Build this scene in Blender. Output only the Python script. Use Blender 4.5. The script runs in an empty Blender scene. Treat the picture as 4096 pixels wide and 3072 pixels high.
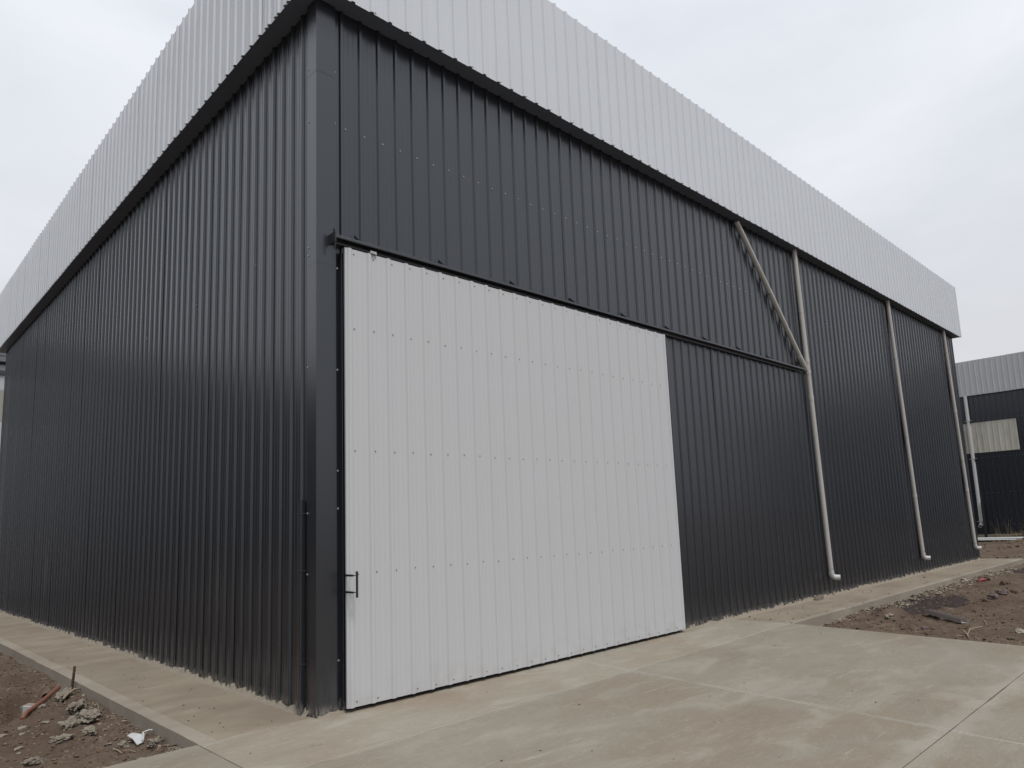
import bpy, bmesh, math, random
import numpy as np
from mathutils import Matrix, Vector
random.seed(7); rng = np.random.default_rng(7)
S = bpy.context.scene
COL = S.collection
R = math.radians

# ------------------------------------------------------------------ camera
cam_d = bpy.data.cameras.new('camera'); cam = bpy.data.objects.new('camera', cam_d); COL.objects.link(cam)
cam.matrix_world = Matrix(((0.71375, -0.06942, -0.69695, -3.612), (-0.69920, -0.12785, -0.70342, -6.784),
                           (-0.04153, 0.98936, -0.13954, 1.808), (0, 0, 0, 1)))
cp, cy_, cr = R(8.0212), R(45.3025), R(-2.3805)
fw = Vector((math.cos(cp)*math.cos(cy_), math.cos(cp)*math.sin(cy_), math.sin(cp)))
r0 = fw.cross(Vector((0, 0, 1))).normalized(); u0 = r0.cross(fw)
rr = r0*math.cos(cr) + u0*math.sin(cr); uu = -r0*math.sin(cr) + u0*math.cos(cr)
cam.matrix_world = Matrix(((rr.x, uu.x, -fw.x, -3.612), (rr.y, uu.y, -fw.y, -6.784), (rr.z, uu.z, -fw.z, 1.808), (0, 0, 0, 1)))
cam_d.sensor_width = 36; cam_d.lens = 24.764; cam_d.shift_x = -0.01398; cam_d.shift_y = 0.04141
cam_d.clip_start = 0.05; cam_d.clip_end = 5000
S.camera = cam

# ------------------------------------------------------------------ sky, sun, exposure
SUN_EL, SUN_AZ = R(62), R(257)          # azimuth measured from +x towards +y
W = bpy.data.worlds.new('World'); S.world = W; W.use_nodes = True
nt = W.node_tree; nt.nodes.clear()
def N(t, typ, **kw):
    n = t.nodes.new(typ)
    for k, v in kw.items(): setattr(n, k, v)
    return n
sky = N(nt, 'ShaderNodeTexSky', sky_type='NISHITA', sun_disc=False)
sky.sun_elevation = SUN_EL; sky.sun_rotation = R(90) - SUN_AZ
tc = N(nt, 'ShaderNodeTexCoord')
sep = N(nt, 'ShaderNodeSeparateXYZ'); nt.links.new(tc.outputs['Generated'], sep.inputs[0])
grad = N(nt, 'ShaderNodeValToRGB')       # overcast sky: duller near the horizon, brighter upwards
e = grad.color_ramp.elements
e[0].position = 0.0; e[0].color = (0.50, 0.505, 0.54, 1)
e[1].position = 0.62; e[1].color = (0.87, 0.90, 0.955, 1)
m = grad.color_ramp.elements.new(0.16); m.color = (0.66, 0.665, 0.695, 1)
m = grad.color_ramp.elements.new(0.36); m.color = (0.785, 0.805, 0.845, 1)
nt.links.new(sep.outputs['Z'], grad.inputs['Fac'])
mp = N(nt, 'ShaderNodeMapping'); mp.inputs['Scale'].default_value = (1.0, 1.0, 2.2)
nt.links.new(tc.outputs['Generated'], mp.inputs['Vector'])
nz = N(nt, 'ShaderNodeTexNoise'); nz.inputs['Scale'].default_value = 2.3; nz.inputs['Detail'].default_value = 5; nz.inputs['Roughness'].default_value = 0.52
nz.inputs['Distortion'].default_value = 0.35
nt.links.new(mp.outputs[0], nz.inputs['Vector'])
cr_ = N(nt, 'ShaderNodeValToRGB'); e = cr_.color_ramp.elements
e[0].position = 0.32; e[0].color = (0.905, 0.915, 0.935, 1); e[1].position = 0.70; e[1].color = (1.10, 1.095, 1.085, 1)
nt.links.new(nz.outputs['Fac'], cr_.inputs['Fac'])
mul = N(nt, 'ShaderNodeMix', data_type='RGBA', blend_type='MULTIPLY'); mul.inputs[0].default_value = 1
nt.links.new(grad.outputs[0], mul.inputs[6]); nt.links.new(cr_.outputs[0], mul.inputs[7])
bg1 = N(nt, 'ShaderNodeBackground'); bg1.inputs['Strength'].default_value = 0.055
nt.links.new(sky.outputs[0], bg1.inputs['Color'])
bg2 = N(nt, 'ShaderNodeBackground'); bg2.inputs['Strength'].default_value = 0.67
nt.links.new(mul.outputs[2], bg2.inputs['Color'])
mx = N(nt, 'ShaderNodeMixShader'); mx.inputs[0].default_value = 0.94
nt.links.new(bg1.outputs[0], mx.inputs[1]); nt.links.new(bg2.outputs[0], mx.inputs[2])
wo = N(nt, 'ShaderNodeOutputWorld'); nt.links.new(mx.outputs[0], wo.inputs['Surface'])
sd = bpy.data.lights.new('sun', 'SUN'); sd.energy = 1.5; sd.angle = R(13); sd.color = (1.0, 0.975, 0.945)
sun = bpy.data.objects.new('sun', sd); COL.objects.link(sun)
sdir = Vector((math.cos(SUN_EL)*math.cos(SUN_AZ), math.cos(SUN_EL)*math.sin(SUN_AZ), math.sin(SUN_EL)))
sun.rotation_euler = sdir.to_track_quat('Z', 'Y').to_euler(); sun.location = (-20, -30, 60)
S.render.engine = 'CYCLES'
S.view_settings.view_transform = 'Standard'; S.view_settings.look = 'None'
S.view_settings.exposure = 0.6; S.view_settings.gamma = 1.0; S.view_settings.use_curve_mapping = False

# ------------------------------------------------------------------ helpers
def tag(o, label=None, cat=None, group=None, kind=None):
    if label: o['label'] = label
    if cat: o['category'] = cat
    if group: o['group'] = group
    if kind: o['kind'] = kind
    return o
def empty(name, loc=(0, 0, 0)):
    o = bpy.data.objects.new(name, None); o.location = loc; o.empty_display_size = 0.3
    COL.objects.link(o); return o
def link(name, me, parent=None, loc=None):
    o = bpy.data.objects.new(name, me); COL.objects.link(o)
    if parent is not None:
        o.parent = parent
        if loc is not None: o.location = loc
    elif loc is not None: o.location = loc
    return o
class MB:
    def __init__(s): s.v = []; s.f = []; s.sm = []
    def add(s, vs, fs, smooth=False):
        b = len(s.v); s.v += [tuple(p) for p in vs]
        for f in fs: s.f.append([i+b for i in f]); s.sm.append(smooth)
    def box(s, x0, x1, y0, y1, z0, z1):
        s.add([(x0,y0,z0),(x1,y0,z0),(x1,y1,z0),(x0,y1,z0),(x0,y0,z1),(x1,y0,z1),(x1,y1,z1),(x0,y1,z1)],
              [(3,2,1,0),(4,5,6,7),(0,1,5,4),(1,2,6,5),(2,3,7,6),(3,0,4,7)])
    def tube(s, pts, r, n=12, caps=True, inner=0):
        pts = [Vector(p) for p in pts]; rs = r if isinstance(r, (list, tuple)) else [r]*len(pts)
        rings = []; prev = None
        for i, p in enumerate(pts):
            t = (pts[min(i+1, len(pts)-1)] - pts[max(i-1, 0)]).normalized()
            if prev is None:
                a = Vector((0, 0, 1)) if abs(t.z) < .9 else Vector((1, 0, 0))
                b = t.cross(a).normalized()
            else: b = (prev - t*prev.dot(t)).normalized()
            prev = b; c = t.cross(b)
            rings.append([p + (b*math.cos(2*math.pi*k/n) + c*math.sin(2*math.pi*k/n))*rs[i] for k in range(n)])
        vs = [q for ring in rings for q in ring]; fs = []
        for i in range(len(pts)-1):
            for k in range(n): fs.append((i*n+k, i*n+(k+1) % n, (i+1)*n+(k+1) % n, (i+1)*n+k))
        s.add(vs, fs, True)
        if caps:
            s.add(rings[0], [tuple(reversed(range(n)))]); 
            if not inner: s.add(rings[-1], [tuple(range(n))])
            else:       # open mouth: annulus, inner wall and a deep end
                p = pts[-1]; t = (pts[-1]-pts[-2]).normalized()
                o = rings[-1]; i1 = [p+(q-p)*inner for q in o]; i2 = [q - t*rs[-1]*2.2 for q in i1]
                s.add(o+i1+i2, [(k, (k+1) % n, n+(k+1) % n, n+k) for k in range(n)] +
                      [(n+k, n+(k+1) % n, 2*n+(k+1) % n, 2*n+k) for k in range(n)] + [tuple(2*n+k for k in range(n))])
    def mesh(s, name, mat):
        me = bpy.data.meshes.new(name); me.from_pydata(s.v, [], s.f)
        me.polygons.foreach_set('use_smooth', s.sm)
        for m_ in (mat if isinstance(mat, (list, tuple)) else [mat]): me.materials.append(m_)
        me.update(); return me
    def build(s, name, mat, parent=None, loc=None, bevel=0):
        me = s.mesh(name, mat)
        if bevel:
            bm = bmesh.new(); bm.from_mesh(me); bmesh.ops.bevel(bm, geom=list(bm.edges), offset=bevel, segments=2, affect='EDGES', profile=.6)
            bm.to_mesh(me); bm.free()
        return link(name, me, parent, loc)
def h2(ix, iy, s):
    v = np.sin(ix*127.1 + iy*311.7 + s*74.7)*43758.5453
    return v - np.floor(v)
def vn(x, y, s=0):
    ix = np.floor(x); iy = np.floor(y); fx = x-ix; fy = y-iy
    fx = fx*fx*(3-2*fx); fy = fy*fy*(3-2*fy)
    return (h2(ix,iy,s)*(1-fx)+h2(ix+1,iy,s)*fx)*(1-fy) + (h2(ix,iy+1,s)*(1-fx)+h2(ix+1,iy+1,s)*fx)*fy
def fbm(x, y, s=0, o=4):
    a = .5; r = 0; t = 0
    for i in range(o): r = r + a*vn(x, y, s+i*3.1); t += a; x = x*2.03; y = y*2.03; a *= .5
    return r/t
def sst(a, b, x):
    t = np.clip((x-a)/(b-a), 0, 1); return t*t*(3-2*t)

# ------------------------------------------------------------------ materials
class Mat:
    def __init__(s, name, rough=.6, spec=.5, metal=0):
        s.m = bpy.data.materials.new(name); s.m.use_nodes = True; s.t = s.m.node_tree
        s.b = s.t.nodes['Principled BSDF']; s.b.inputs['Roughness'].default_value = rough
        s.b.inputs['Specular IOR Level'].default_value = spec; s.b.inputs['Metallic'].default_value = metal
        s.geo = s.t.nodes.new('ShaderNodeNewGeometry'); s.pos = s.geo.outputs['Position']
    def set(s, sock, v):
        if isinstance(v, bpy.types.NodeSocket): s.t.links.new(v, s.b.inputs[sock])
        else: s.b.inputs[sock].default_value = v
        return s
    def inp(s, i, v):
        if isinstance(v, bpy.types.NodeSocket): s.t.links.new(v, i)
        elif isinstance(v, tuple) and len(v) == 3 and i.type == 'RGBA': i.default_value = (*v, 1)
        else: i.default_value = v
    def noise(s, scale, detail=4, rough=.55, stretch=(1,1,1), dist=0, off=(0,0,0), vec=None):
        mp = s.t.nodes.new('ShaderNodeMapping'); mp.inputs['Scale'].default_value = stretch; mp.inputs['Location'].default_value = off
        s.t.links.new(vec or s.pos, mp.inputs[0])
        n = s.t.nodes.new('ShaderNodeTexNoise'); n.inputs['Scale'].default_value = scale; n.inputs['Detail'].default_value = detail
        n.inputs['Roughness'].default_value = rough; n.inputs['Distortion'].default_value = dist
        s.t.links.new(mp.outputs[0], n.inputs['Vector']); return n.outputs['Fac']
    def vor(s, scale, feature='F1', stretch=(1,1,1), out='Distance'):
        mp = s.t.nodes.new('ShaderNodeMapping'); mp.inputs['Scale'].default_value = stretch
        s.t.links.new(s.pos, mp.inputs[0])
        n = s.t.nodes.new('ShaderNodeTexVoronoi'); n.feature = feature; n.inputs['Scale'].default_value = scale
        s.t.links.new(mp.outputs[0], n.inputs['Vector']); return n.outputs[out]
    def math(s, op, a, b=0, c=None, clamp=False):
        n = s.t.nodes.new('ShaderNodeMath'); n.operation = op; n.use_clamp = clamp
        s.inp(n.inputs[0], a); s.inp(n.inputs[1], b)
        if c is not None: s.inp(n.inputs[2], c)
        return n.outputs[0]
    def step(s, x, a, b, lo=0., hi=1.):
        n = s.t.nodes.new('ShaderNodeMapRange'); n.interpolation_type = 'SMOOTHSTEP'
        s.inp(n.inputs[0], x); n.inputs[1].default_value = a; n.inputs[2].default_value = b
        n.inputs[3].default_value = lo; n.inputs[4].default_value = hi
        return n.outputs[0]
    def mix(s, f, a, b, mode='MIX'):
        n = s.t.nodes.new('ShaderNodeMix'); n.data_type = 'RGBA'; n.blend_type = mode
        s.inp(n.inputs[0], f); s.inp(n.inputs[6], a); s.inp(n.inputs[7], b); return n.outputs[2]
    def xyz(s):
        n = s.t.nodes.new('ShaderNodeSeparateXYZ'); s.t.links.new(s.pos, n.inputs[0]); return n.outputs
    def bump(s, h, st=.3, d=.01):
        n = s.t.nodes.new('ShaderNodeBump'); n.inputs['Strength'].default_value = st; n.inputs['Distance'].default_value = d
        s.inp(n.inputs['Height'], h); s.t.links.new(n.outputs[0], s.b.inputs['Normal'])
    def island(s): return s.geo.outputs['Random Per Island']
    def objrand(s):
        n = s.t.nodes.new('ShaderNodeObjectInfo'); return n.outputs['Random']

def dark_metal(name, dusty=True, base=(.0105,.0118,.0155)):
    M = Mat(name, .27, .95); M.set('Specular Tint', (.93,.96,1.0,1))
    c = M.mix(M.noise(1.3, 3), tuple(x*.86 for x in base), tuple(x*1.12 for x in base))
    c = M.mix(M.math('MULTIPLY', M.objrand(), .35), c, tuple(x*1.35 for x in base))
    if dusty:
        z = M.xyz()['Z']
        st = M.noise(9, 4, .6, (1,1,.10))
        d1 = M.math('MULTIPLY', M.step(z, .75, .0), M.step(st, .50, .75))
        d2 = M.math('MULTIPLY', M.step(z, .16, .0), M.step(M.noise(26, 4, .65, (1,1,.35)), .40, .62))
        d3 = M.math('MULTIPLY', M.step(M.noise(5, 5, .62, (1,1,.05), 0, (3,1,8)), .63, .78), M.step(z, 2.6, .3, 0, .22))
        d = M.math('MAXIMUM', M.math('MULTIPLY', d1, .09), M.math('MAXIMUM', M.math('MULTIPLY', d2, .55), M.math('MULTIPLY', d3, .65)))
        c = M.mix(d, c, (.30,.27,.23)); M.set('Roughness', M.math('ADD', M.math('MULTIPLY', d, .4), .27))
    M.set('Base Color', c); return M.m
def white_metal(name, base=(.56,.565,.57), stain=.10):
    M = Mat(name, .42, .5)
    st = M.step(M.noise(7, 5, .65, (1,1,.05)), .54, .74)
    c = M.mix(M.math('MULTIPLY', st, stain), base, (.30,.29,.26))
    c = M.mix(M.math('MULTIPLY', M.step(M.noise(.9, 4), .35, .7), .10), c, (.47,.465,.45))
    z = M.xyz()['Z']
    d = M.math('MULTIPLY', M.step(z, .5, .03), M.step(M.noise(6, 4), .4, .7, 0, .30))
    c = M.mix(d, c, (.36,.32,.27))
    M.set('Base Color', c); return M.m
def plain(name, col, rough=.6, spec=.5, var=.15, scale=12, metal=0, bump=0):
    M = Mat(name, rough, spec, metal)
    c = M.mix(M.noise(scale, 5), tuple(x*(1-var) for x in col), tuple(min(1, x*(1+var)) for x in col))
    M.set('Base Color', c)
    if bump: M.bump(M.noise(scale*3, 5, .65), bump, .01)
    return M.m
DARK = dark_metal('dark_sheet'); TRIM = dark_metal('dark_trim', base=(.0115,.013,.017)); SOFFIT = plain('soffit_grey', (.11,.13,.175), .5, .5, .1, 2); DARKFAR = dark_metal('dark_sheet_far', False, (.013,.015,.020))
WHITE = white_metal('white_sheet', (.575,.60,.635)); DOORW = white_metal('door_sheet', (.475,.483,.495), .05); FARW = white_metal('far_white_sheet', (.42,.43,.44), .2)
STEELD = plain('painted_steel', (.016,.017,.020), .45)
GALV = plain('galvanised', (.42,.42,.42), .45, .5, .2, 40, .7)
SCREWM = plain('screw_zinc', (.20,.20,.20), .5, .5, .3, 60, .5)

def concrete(kind):
    M = Mat('concrete_'+kind, .82, .35)
    P = M.xyz()
    big = M.noise(.42, 4, .5, (1,1,1), .6); med = M.noise(1.7, 5, .6, (.55,1.3,1), .8); fine = M.noise(16, 5, .7, (.35,1,1), .4, (5,2,0)); grit = M.noise(90, 3, .7)
    if kind == 'pad':
        a, b, l = (0.198,0.163,0.121), (0.220,0.197,0.156), (0.300,0.279,0.237)
    elif kind == 'strip':
        a, b, l = (0.229,0.186,0.139), (0.252,0.227,0.180), (0.346,0.320,0.275)
    elif kind == 'walk':
        a, b, l = (0.194,0.158,0.116), (0.237,0.200,0.150), (0.301,0.262,0.206)
    else:
        a, b, l = (0.228,0.196,0.153), (0.271,0.237,0.189), (0.327,0.288,0.237)
    c = M.mix(M.step(big, .35, .65), a, b)
    c = M.mix(M.math('MULTIPLY', M.step(med, .48, .70), .46), c, l)
    c = M.mix(M.math('MULTIPLY', M.step(med, .46, .28), .26), c, tuple(x*.72 for x in a))
    c = M.mix(M.math('MULTIPLY', M.step(fine, .58, .74), .35), c, l)
    c = M.mix(M.math('MULTIPLY', M.step(fine, .42, .28), .22), c, tuple(x*.6 for x in a))
    c = M.mix(M.math('MULTIPLY', M.step(grit, .60, .72), .22), c, tuple(x*.45 for x in a))
    if kind in ('pad', 'strip'):
        # trowel swirls and pale cement dust beside the saw cuts
        sw = M.noise(3.1, 6, .6, (.5,1.6,1), 2.6, (9,4,0))
        c = M.mix(M.math('MULTIPLY', M.step(M.math('ABSOLUTE', M.math('SUBTRACT', sw, .5)), .018, 0), .40), c, l)
        j1 = M.math('ABSOLUTE', M.math('SUBTRACT', M.math('ADD', P['Y'], 1.31), M.math('MULTIPLY', P['X'], .0225)))
        j2 = M.math('ABSOLUTE', M.math('SUBTRACT', M.math('SUBTRACT', P['X'], 3.66), M.math('MULTIPLY', P['Y'], .118)))
        j3 = M.math('ABSOLUTE', M.math('ADD', P['Y'], 4.82))
        w = M.step(M.noise(2.6, 5, .65), .30, .70, .25, 1.5)
        for j, wd, k in ((j1, .05, .38), (j2, .05, .52), (j3, .24, .32)):
            f = M.math('MULTIPLY', M.step(M.math('DIVIDE', j, w), wd, .01), k)
            c = M.mix(f, c, (.33,.31,.27))
        for (st_, of, th, k) in (((.10,1.6,1), (3,1,0), .66, .45), ((1.3,.16,1), (7,2,0), .68, .35)):
            sc_ = M.noise(15, 3, .55, st_, 1.2, of)
            c = M.mix(M.math('MULTIPLY', M.step(sc_, th, th+.05), k), c, (.34,.32,.28))
        dk = M.noise(9, 4, .6, (.3,1.3,1), 1.5, (1,9,0))
        c = M.mix(M.math('MULTIPLY', M.step(dk, .665, .72), .45), c, (.13,.108,.085))
        gr = M.step(M.noise(.8, 4, .5, (1,1,1), .5, (2,7,0)), .55, .75, 0, .4)
        c = M.mix(gr, c, (.208,.206,.176))
    if kind == 'walk':
        # damp, dull tone of the strip that lies against the wall and splashed cement
        w = M.step(M.noise(.9, 3, .5, (1,.6,1), .5, (1,6,0)), .52, .60, 0, .30)
        c = M.mix(w, c, (.17,.14,.115))
    if kind == 'kerb':
        dr = M.noise(7, 5, .6, (1,1,.25))
        c = M.mix(M.math('MULTIPLY', M.step(dr, .5, .7), .4), c, (.20,.18,.16))
        c = M.mix(M.step(M.math('MULTIPLY', M.math('ADD', P['Z'], .20), M.step(M.noise(4, 4), .3, .7, .7, 1.4)), .09, .03, 0, .55), c, (.34,.28,.22))
    M.set('Base Color', c); M.set('Roughness', M.step(med, .3, .7, .72, .9))
    hgt = M.math('ADD', M.math('MULTIPLY', fine, .5), M.math('MULTIPLY', grit, .35))
    M.bump(hgt, .28 if kind != 'walk' else .5, .006)
    return M.m
PAD, STRIP, WALK, KERB = concrete('pad'), concrete('strip'), concrete('walk'), concrete('kerb')
def mortar_mat():
    M = Mat('mortar', .9, .2); c = M.mix(M.noise(14, 5, .7), (.17,.142,.11), (.29,.255,.205)); M.set('Base Color', c); M.bump(M.noise(60, 5, .7), .6, .01); return M.m
MORTAR = mortar_mat()
def soil_mat():
    M = Mat('soil', .92, .2); P = M.xyz()
    big = M.noise(.55, 5, .6); med = M.noise(3.2, 6, .65); fine = M.noise(17, 6, .7, (1,1,1), .4); grit = M.noise(70, 4, .7)
    c = M.mix(M.step(big, .38, .62), (.094,.064,.045), (.122,.091,.066))
    c = M.mix(M.step(med, .36, .66), M.mix(.5, c, (.068,.045,.032)), c)
    # dry greyish cement crust in flakes
    f = M.math('MULTIPLY', M.step(fine, .52, .66), M.step(M.noise(1.3, 5, .6, (1,1,1), .6, (4,4,0)), .46, .64))
    c = M.mix(M.math('MULTIPLY', f, .8), c, (.215,.185,.150))
    c = M.mix(M.step(fine, .42, .26, 0, .45), c, (.045,.030,.022))
    c = M.mix(M.step(grit, .58, .72, 0, .30), c, (.20,.165,.13))
    # damp dark earth on the right, by the kerb, with an outline of its own
    dx = M.math('DIVIDE', M.math('SUBTRACT', P['X'], 13.0), 1.75); dy = M.math('DIVIDE', M.math('ADD', P['Y'], 1.62), .72)
    dd = M.math('ADD', M.math('MULTIPLY', dx, dx), M.math('MULTIPLY', dy, dy))
    dd = M.math('ADD', dd, M.math('MULTIPLY', M.math('SUBTRACT', M.noise(1.8, 4), .5), 1.8))
    wet = M.step(dd, 1.12, 1.02)
    c = M.mix(M.math('MULTIPLY', wet, .86), c, (.030,.022,.024))
    dx = M.math('DIVIDE', M.math('SUBTRACT', P['X'], 23.5), 2.2); dy = M.math('DIVIDE', M.math('ADD', P['Y'], 1.85), .5)
    dd = M.math('ADD', M.math('MULTIPLY', dx, dx), M.math('MULTIPLY', dy, dy))
    c = M.mix(M.math('MULTIPLY', M.step(M.math('ADD', dd, M.noise(1.5, 4)), 1.5, 1.3), .8), c, (.032,.024,.026))
    M.set('Base Color', c)
    M.bump(M.math('ADD', fine, M.math('MULTIPLY', grit, .5)), .8, .02)
    return M.m
SOIL = soil_mat()
def clod_mat(name, a, b, c3):
    M = Mat(name, .93, .2); r = M.island()
    c = M.mix(r, a, b); c = M.mix(M.step(M.noise(30, 4, .7), .5, .7, 0, .6), c, c3); M.set('Base Color', c); M.bump(M.noise(80, 4, .7), .5, .008); return M.m
CLOD = clod_mat('clods', (.075,.048,.032), (.16,.115,.08), (.21,.175,.14))
RUBBLE = clod_mat('rubble', (.16,.128,.098), (.29,.25,.20), (.13,.10,.075))
PEBB = clod_mat('pebbles', (.05,.04,.032), (.12,.10,.08), (.17,.15,.12))
LUMP = clod_mat('cement_lump', (.205,.18,.145), (.235,.205,.165), (.11,.082,.06))
ROCK = clod_mat('earth_rock', (.085,.058,.042), (.11,.08,.06), (.16,.13,.105))
ROCKP = clod_mat('plum_rock', (.11,.085,.08), (.13,.10,.095), (.17,.15,.14))
CHALK = clod_mat('pale_rock', (.25,.22,.18), (.29,.255,.21), (.14,.11,.085))
PVC = (lambda: (lambda M: (M.set('Base Color', M.mix(M.step(M.noise(3, 5, .6, (1,1,.3)), .4, .7, 0, .5), (.43,.415,.39), (.35,.32,.285))), M.m)[1])(Mat('pvc_aged', .45, .4)))()
PVCW = plain('pvc_white', (.46,.46,.455), .4, .4, .06)
ORANGE = plain('orange_pvc', (.195,.082,.052), .45, .4, .22, 9)
BROWNP = plain('muddy_pipe', (.12,.085,.062), .8, .3, .3, 14)
WHITEP = plain('white_plastic', (.45,.46,.45), .45, .4, .05)
RUST = plain('rusty_iron', (.10,.062,.040), .85, .3, .4, 40)
TWIG = plain('dry_stick', (.24,.195,.14), .85, .2, .3, 25)
STEELC = plain('primer_steel', (.34,.30,.29), .6, .4, .22, 14)
RED = plain('red_scrap', (.20,.035,.028), .5)
FRP = (lambda: (lambda M: (M.set('Base Color', M.mix(M.step(M.noise(2, 5, .6, (1,1,.25)), .4, .7), (.47,.46,.40), (.36,.35,.295))), M.m)[1])(Mat('translucent_sheet', .4, .4)))()
PLINTH = plain('plinth_concrete', (.24,.215,.18), .9, .2, .25, 3)
GRASS = clod_mat('dry_grass', (.21,.165,.10), (.30,.25,.15), (.14,.13,.07))
BEIGE = plain('beige_render', (.30,.29,.25), .85, .2, .1, 2)

# ------------------------------------------------------------------ ground
def lines(segs):
    out = []
    for a, b, st in segs:
        n = max(1, int(round((b-a)/st))); out += list(np.linspace(a, b, n, endpoint=False))
    return np.array(out + [segs[-1][1]])
gx = lines([(-900,-100,200), (-100,-12,22), (-12,-4,.6), (-4,-1.12,.028), (-1.12,7.5,.8), (7.5,13,.045), (13,17.5,.06), (17.5,28,.13), (28,42,.28), (42,70,7), (70,300,60), (300,900,200)])
gy = lines([(-900,-100,200), (-100,-14,20), (-14,-5.4,.8), (-5.4,-3.0,.07), (-3.0,-1.0,.035), (-1.0,0.,.25), (0.,6.2,.036), (6.2,13,.16), (13,40,1.3), (40,120,20), (120,900,190)])
def ground_z(X, Y):
    z = -.20 + .07*(fbm(X*.55, Y*.55, 1)-.5) * 2
    left = (X < -1.0)
    # left side: soil banked a little against the kerb, sloping away, with a trench dug beside it
    zl = -.125 - .055*sst(-1.2, -2.2, X) - .03*sst(2, 12, Y) + .05*(fbm(X*1.1, Y*1.1, 2)-.5)*2
    zl = np.where(Y < 1.4, zl*1.0 + .0*Y, zl)
    ux, uy = .665, .747                       # trench axis
    s = (X+1.38)*ux + (Y-4.35)*uy; t = -(X+1.38)*uy + (Y-4.35)*ux + .05*(fbm(X*2.2, Y*2.2, 5)-.5)*2
    dep = sst(-.02, .09, t)*sst(1.0, .42, t)*sst(1.05, .55, s)*sst(-3.5, -1.0, s)
    zl = zl - .045*sst(-1.2, -1.35, X) - .46*dep
    zl = zl + .10*sst(1.0, 1.7, t)*sst(3., .5, t)*sst(-1.2, -1.7, X)
    z = np.where(left, zl, z)
    # right side
    zr = -.19 + .055*(fbm(X*.9, Y*.9, 8)-.5)*2 + .06*sst(-1.45, -1.15, Y)*sst(9, 11, X)*(X < 25.6)
    zr = zr + .19*np.exp(-(((X-10.95)/.42)**2 + ((Y+1.72)/.20)**2)) + .06*np.exp(-(((X-9.6)/.35)**2+((Y+2.75)/.25)**2))
    zr = zr + .10*np.exp(-(((X-14.9)/.45)**2 + ((Y+2.75)/.22)**2))
    zr = zr + (.34 + .10*(fbm(X*.5, Y*.5, 21)-.5)*2)*sst(25.5, 37, X)
    z = np.where(X > 7.0, zr, z)
    cl = (.030+.014*(X > 7))*(fbm(X*6.5, Y*6.5, 11, 4)-.5)*2 + .018*np.abs(fbm(X*14, Y*14, 15, 3)-.5)*2
    ridged = (1-np.abs(fbm(X*4.2+Y*1.3, Y*4.2-X, 17, 4)*2-1))**3
    z = z + cl + .030*ridged*sst(.45, .62, fbm(X*.9, Y*.9, 23))
    # keep the earth under everything that is paved
    J1 = -1.31 + .0225*X
    pad = (X > -1.16) & (X < 8.05 - .145*np.maximum(0, -1.17-Y)+.02) & (Y < .1)
    padl = (X < -1.1) & (Y < .06)
    bld = (X > -1.10) & (X < 25.48) & (Y > -1.13)
    z = np.where(pad | padl | bld, -.42, z)
    return z
XX, YY = np.meshgrid(gx, gy, indexing='xy'); ZZ = ground_z(XX, YY)
far = (np.abs(XX) > 70) | (np.abs(YY) > 60); ZZ = np.where(far, -.25, ZZ)
nx, ny = len(gx), len(gy)
idx = np.arange(nx*ny).reshape(ny, nx)
quads = np.stack([idx[:-1,:-1], idx[:-1,1:], idx[1:,1:], idx[1:,:-1]], -1).reshape(-1, 4)
me = bpy.data.meshes.new('ground'); me.vertices.add(nx*ny)
me.vertices.foreach_set('co', np.stack([XX, YY, ZZ], -1).astype(np.float32).ravel())
me.loops.add(len(quads)*4); me.loops.foreach_set('vertex_index', quads.astype(np.int32).ravel())
me.polygons.add(len(quads)); me.polygons.foreach_set('loop_start', np.arange(0, len(quads)*4, 4, dtype=np.int32))
me.polygons.foreach_set('loop_total', np.full(len(quads), 4, np.int32)); me.polygons.foreach_set('use_smooth', np.ones(len(quads), bool))
me.materials.append(SOIL); me.update(); me.validate()
tag(link('ground', me), kind='structure')
def gz(x, y): return float(ground_z(np.array([[x]], float), np.array([[y]], float))[0, 0])

# ------------------------------------------------------------------ concrete pad, pavement, kerbs
def slab(name, quad, top, bot, mat, parent, bev=.006, wob=0, seg=0.25, gap=.004):
    """concrete slab from 4 corners (ccw), long edges broken a little so that they are not ruler-straight"""
    c = Vector((sum(p[0] for p in quad)/4, sum(p[1] for p in quad)/4, 0))
    ring = []
    for i in range(4):
        a = Vector((*quad[i], 0)); b = Vector((*quad[(i+1) % 4], 0)); L = (b-a).length; n = max(1, min(60, int(L/seg)))
        nrm = Vector((b.y-a.y, a.x-b.x, 0)).normalized()
        for k in range(n):
            p = a + (b-a)*k/n - nrm*gap
            if k: p += nrm*random.uniform(-wob, wob)
            elif k == 0:
                p = a + (c-a).normalized()*gap*1.4
            ring.append(p)
    n = len(ring); mb = MB(); vs = []
    def inset(p, d): return p + (c-p).normalized()*d
    for p in ring: vs.append((p.x, p.y, bot))
    for p in ring: vs.append((p.x, p.y, top-bev+random.uniform(-wob, wob)*.4))
    for p in ring:
        q = inset(p, bev); vs.append((q.x, q.y, top))
    fs = [tuple(range(2*n, 3*n))]
    for k in range(n):
        k2 = (k+1) % n
        fs.append((k, k2, n+k2, n+k)); fs.append((n+k, n+k2, 2*n+k2, 2*n+k))
    mb.add(vs, fs); return mb.build(name, mat, parent)
J = lambda x: -1.31 + .0225*x
L2 = lambda y: 3.66 + .118*y
RE = lambda y: 8.05 + .145*(y+1.17)
padr = empty('concrete_pad'); tag(padr, kind='structure')
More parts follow.
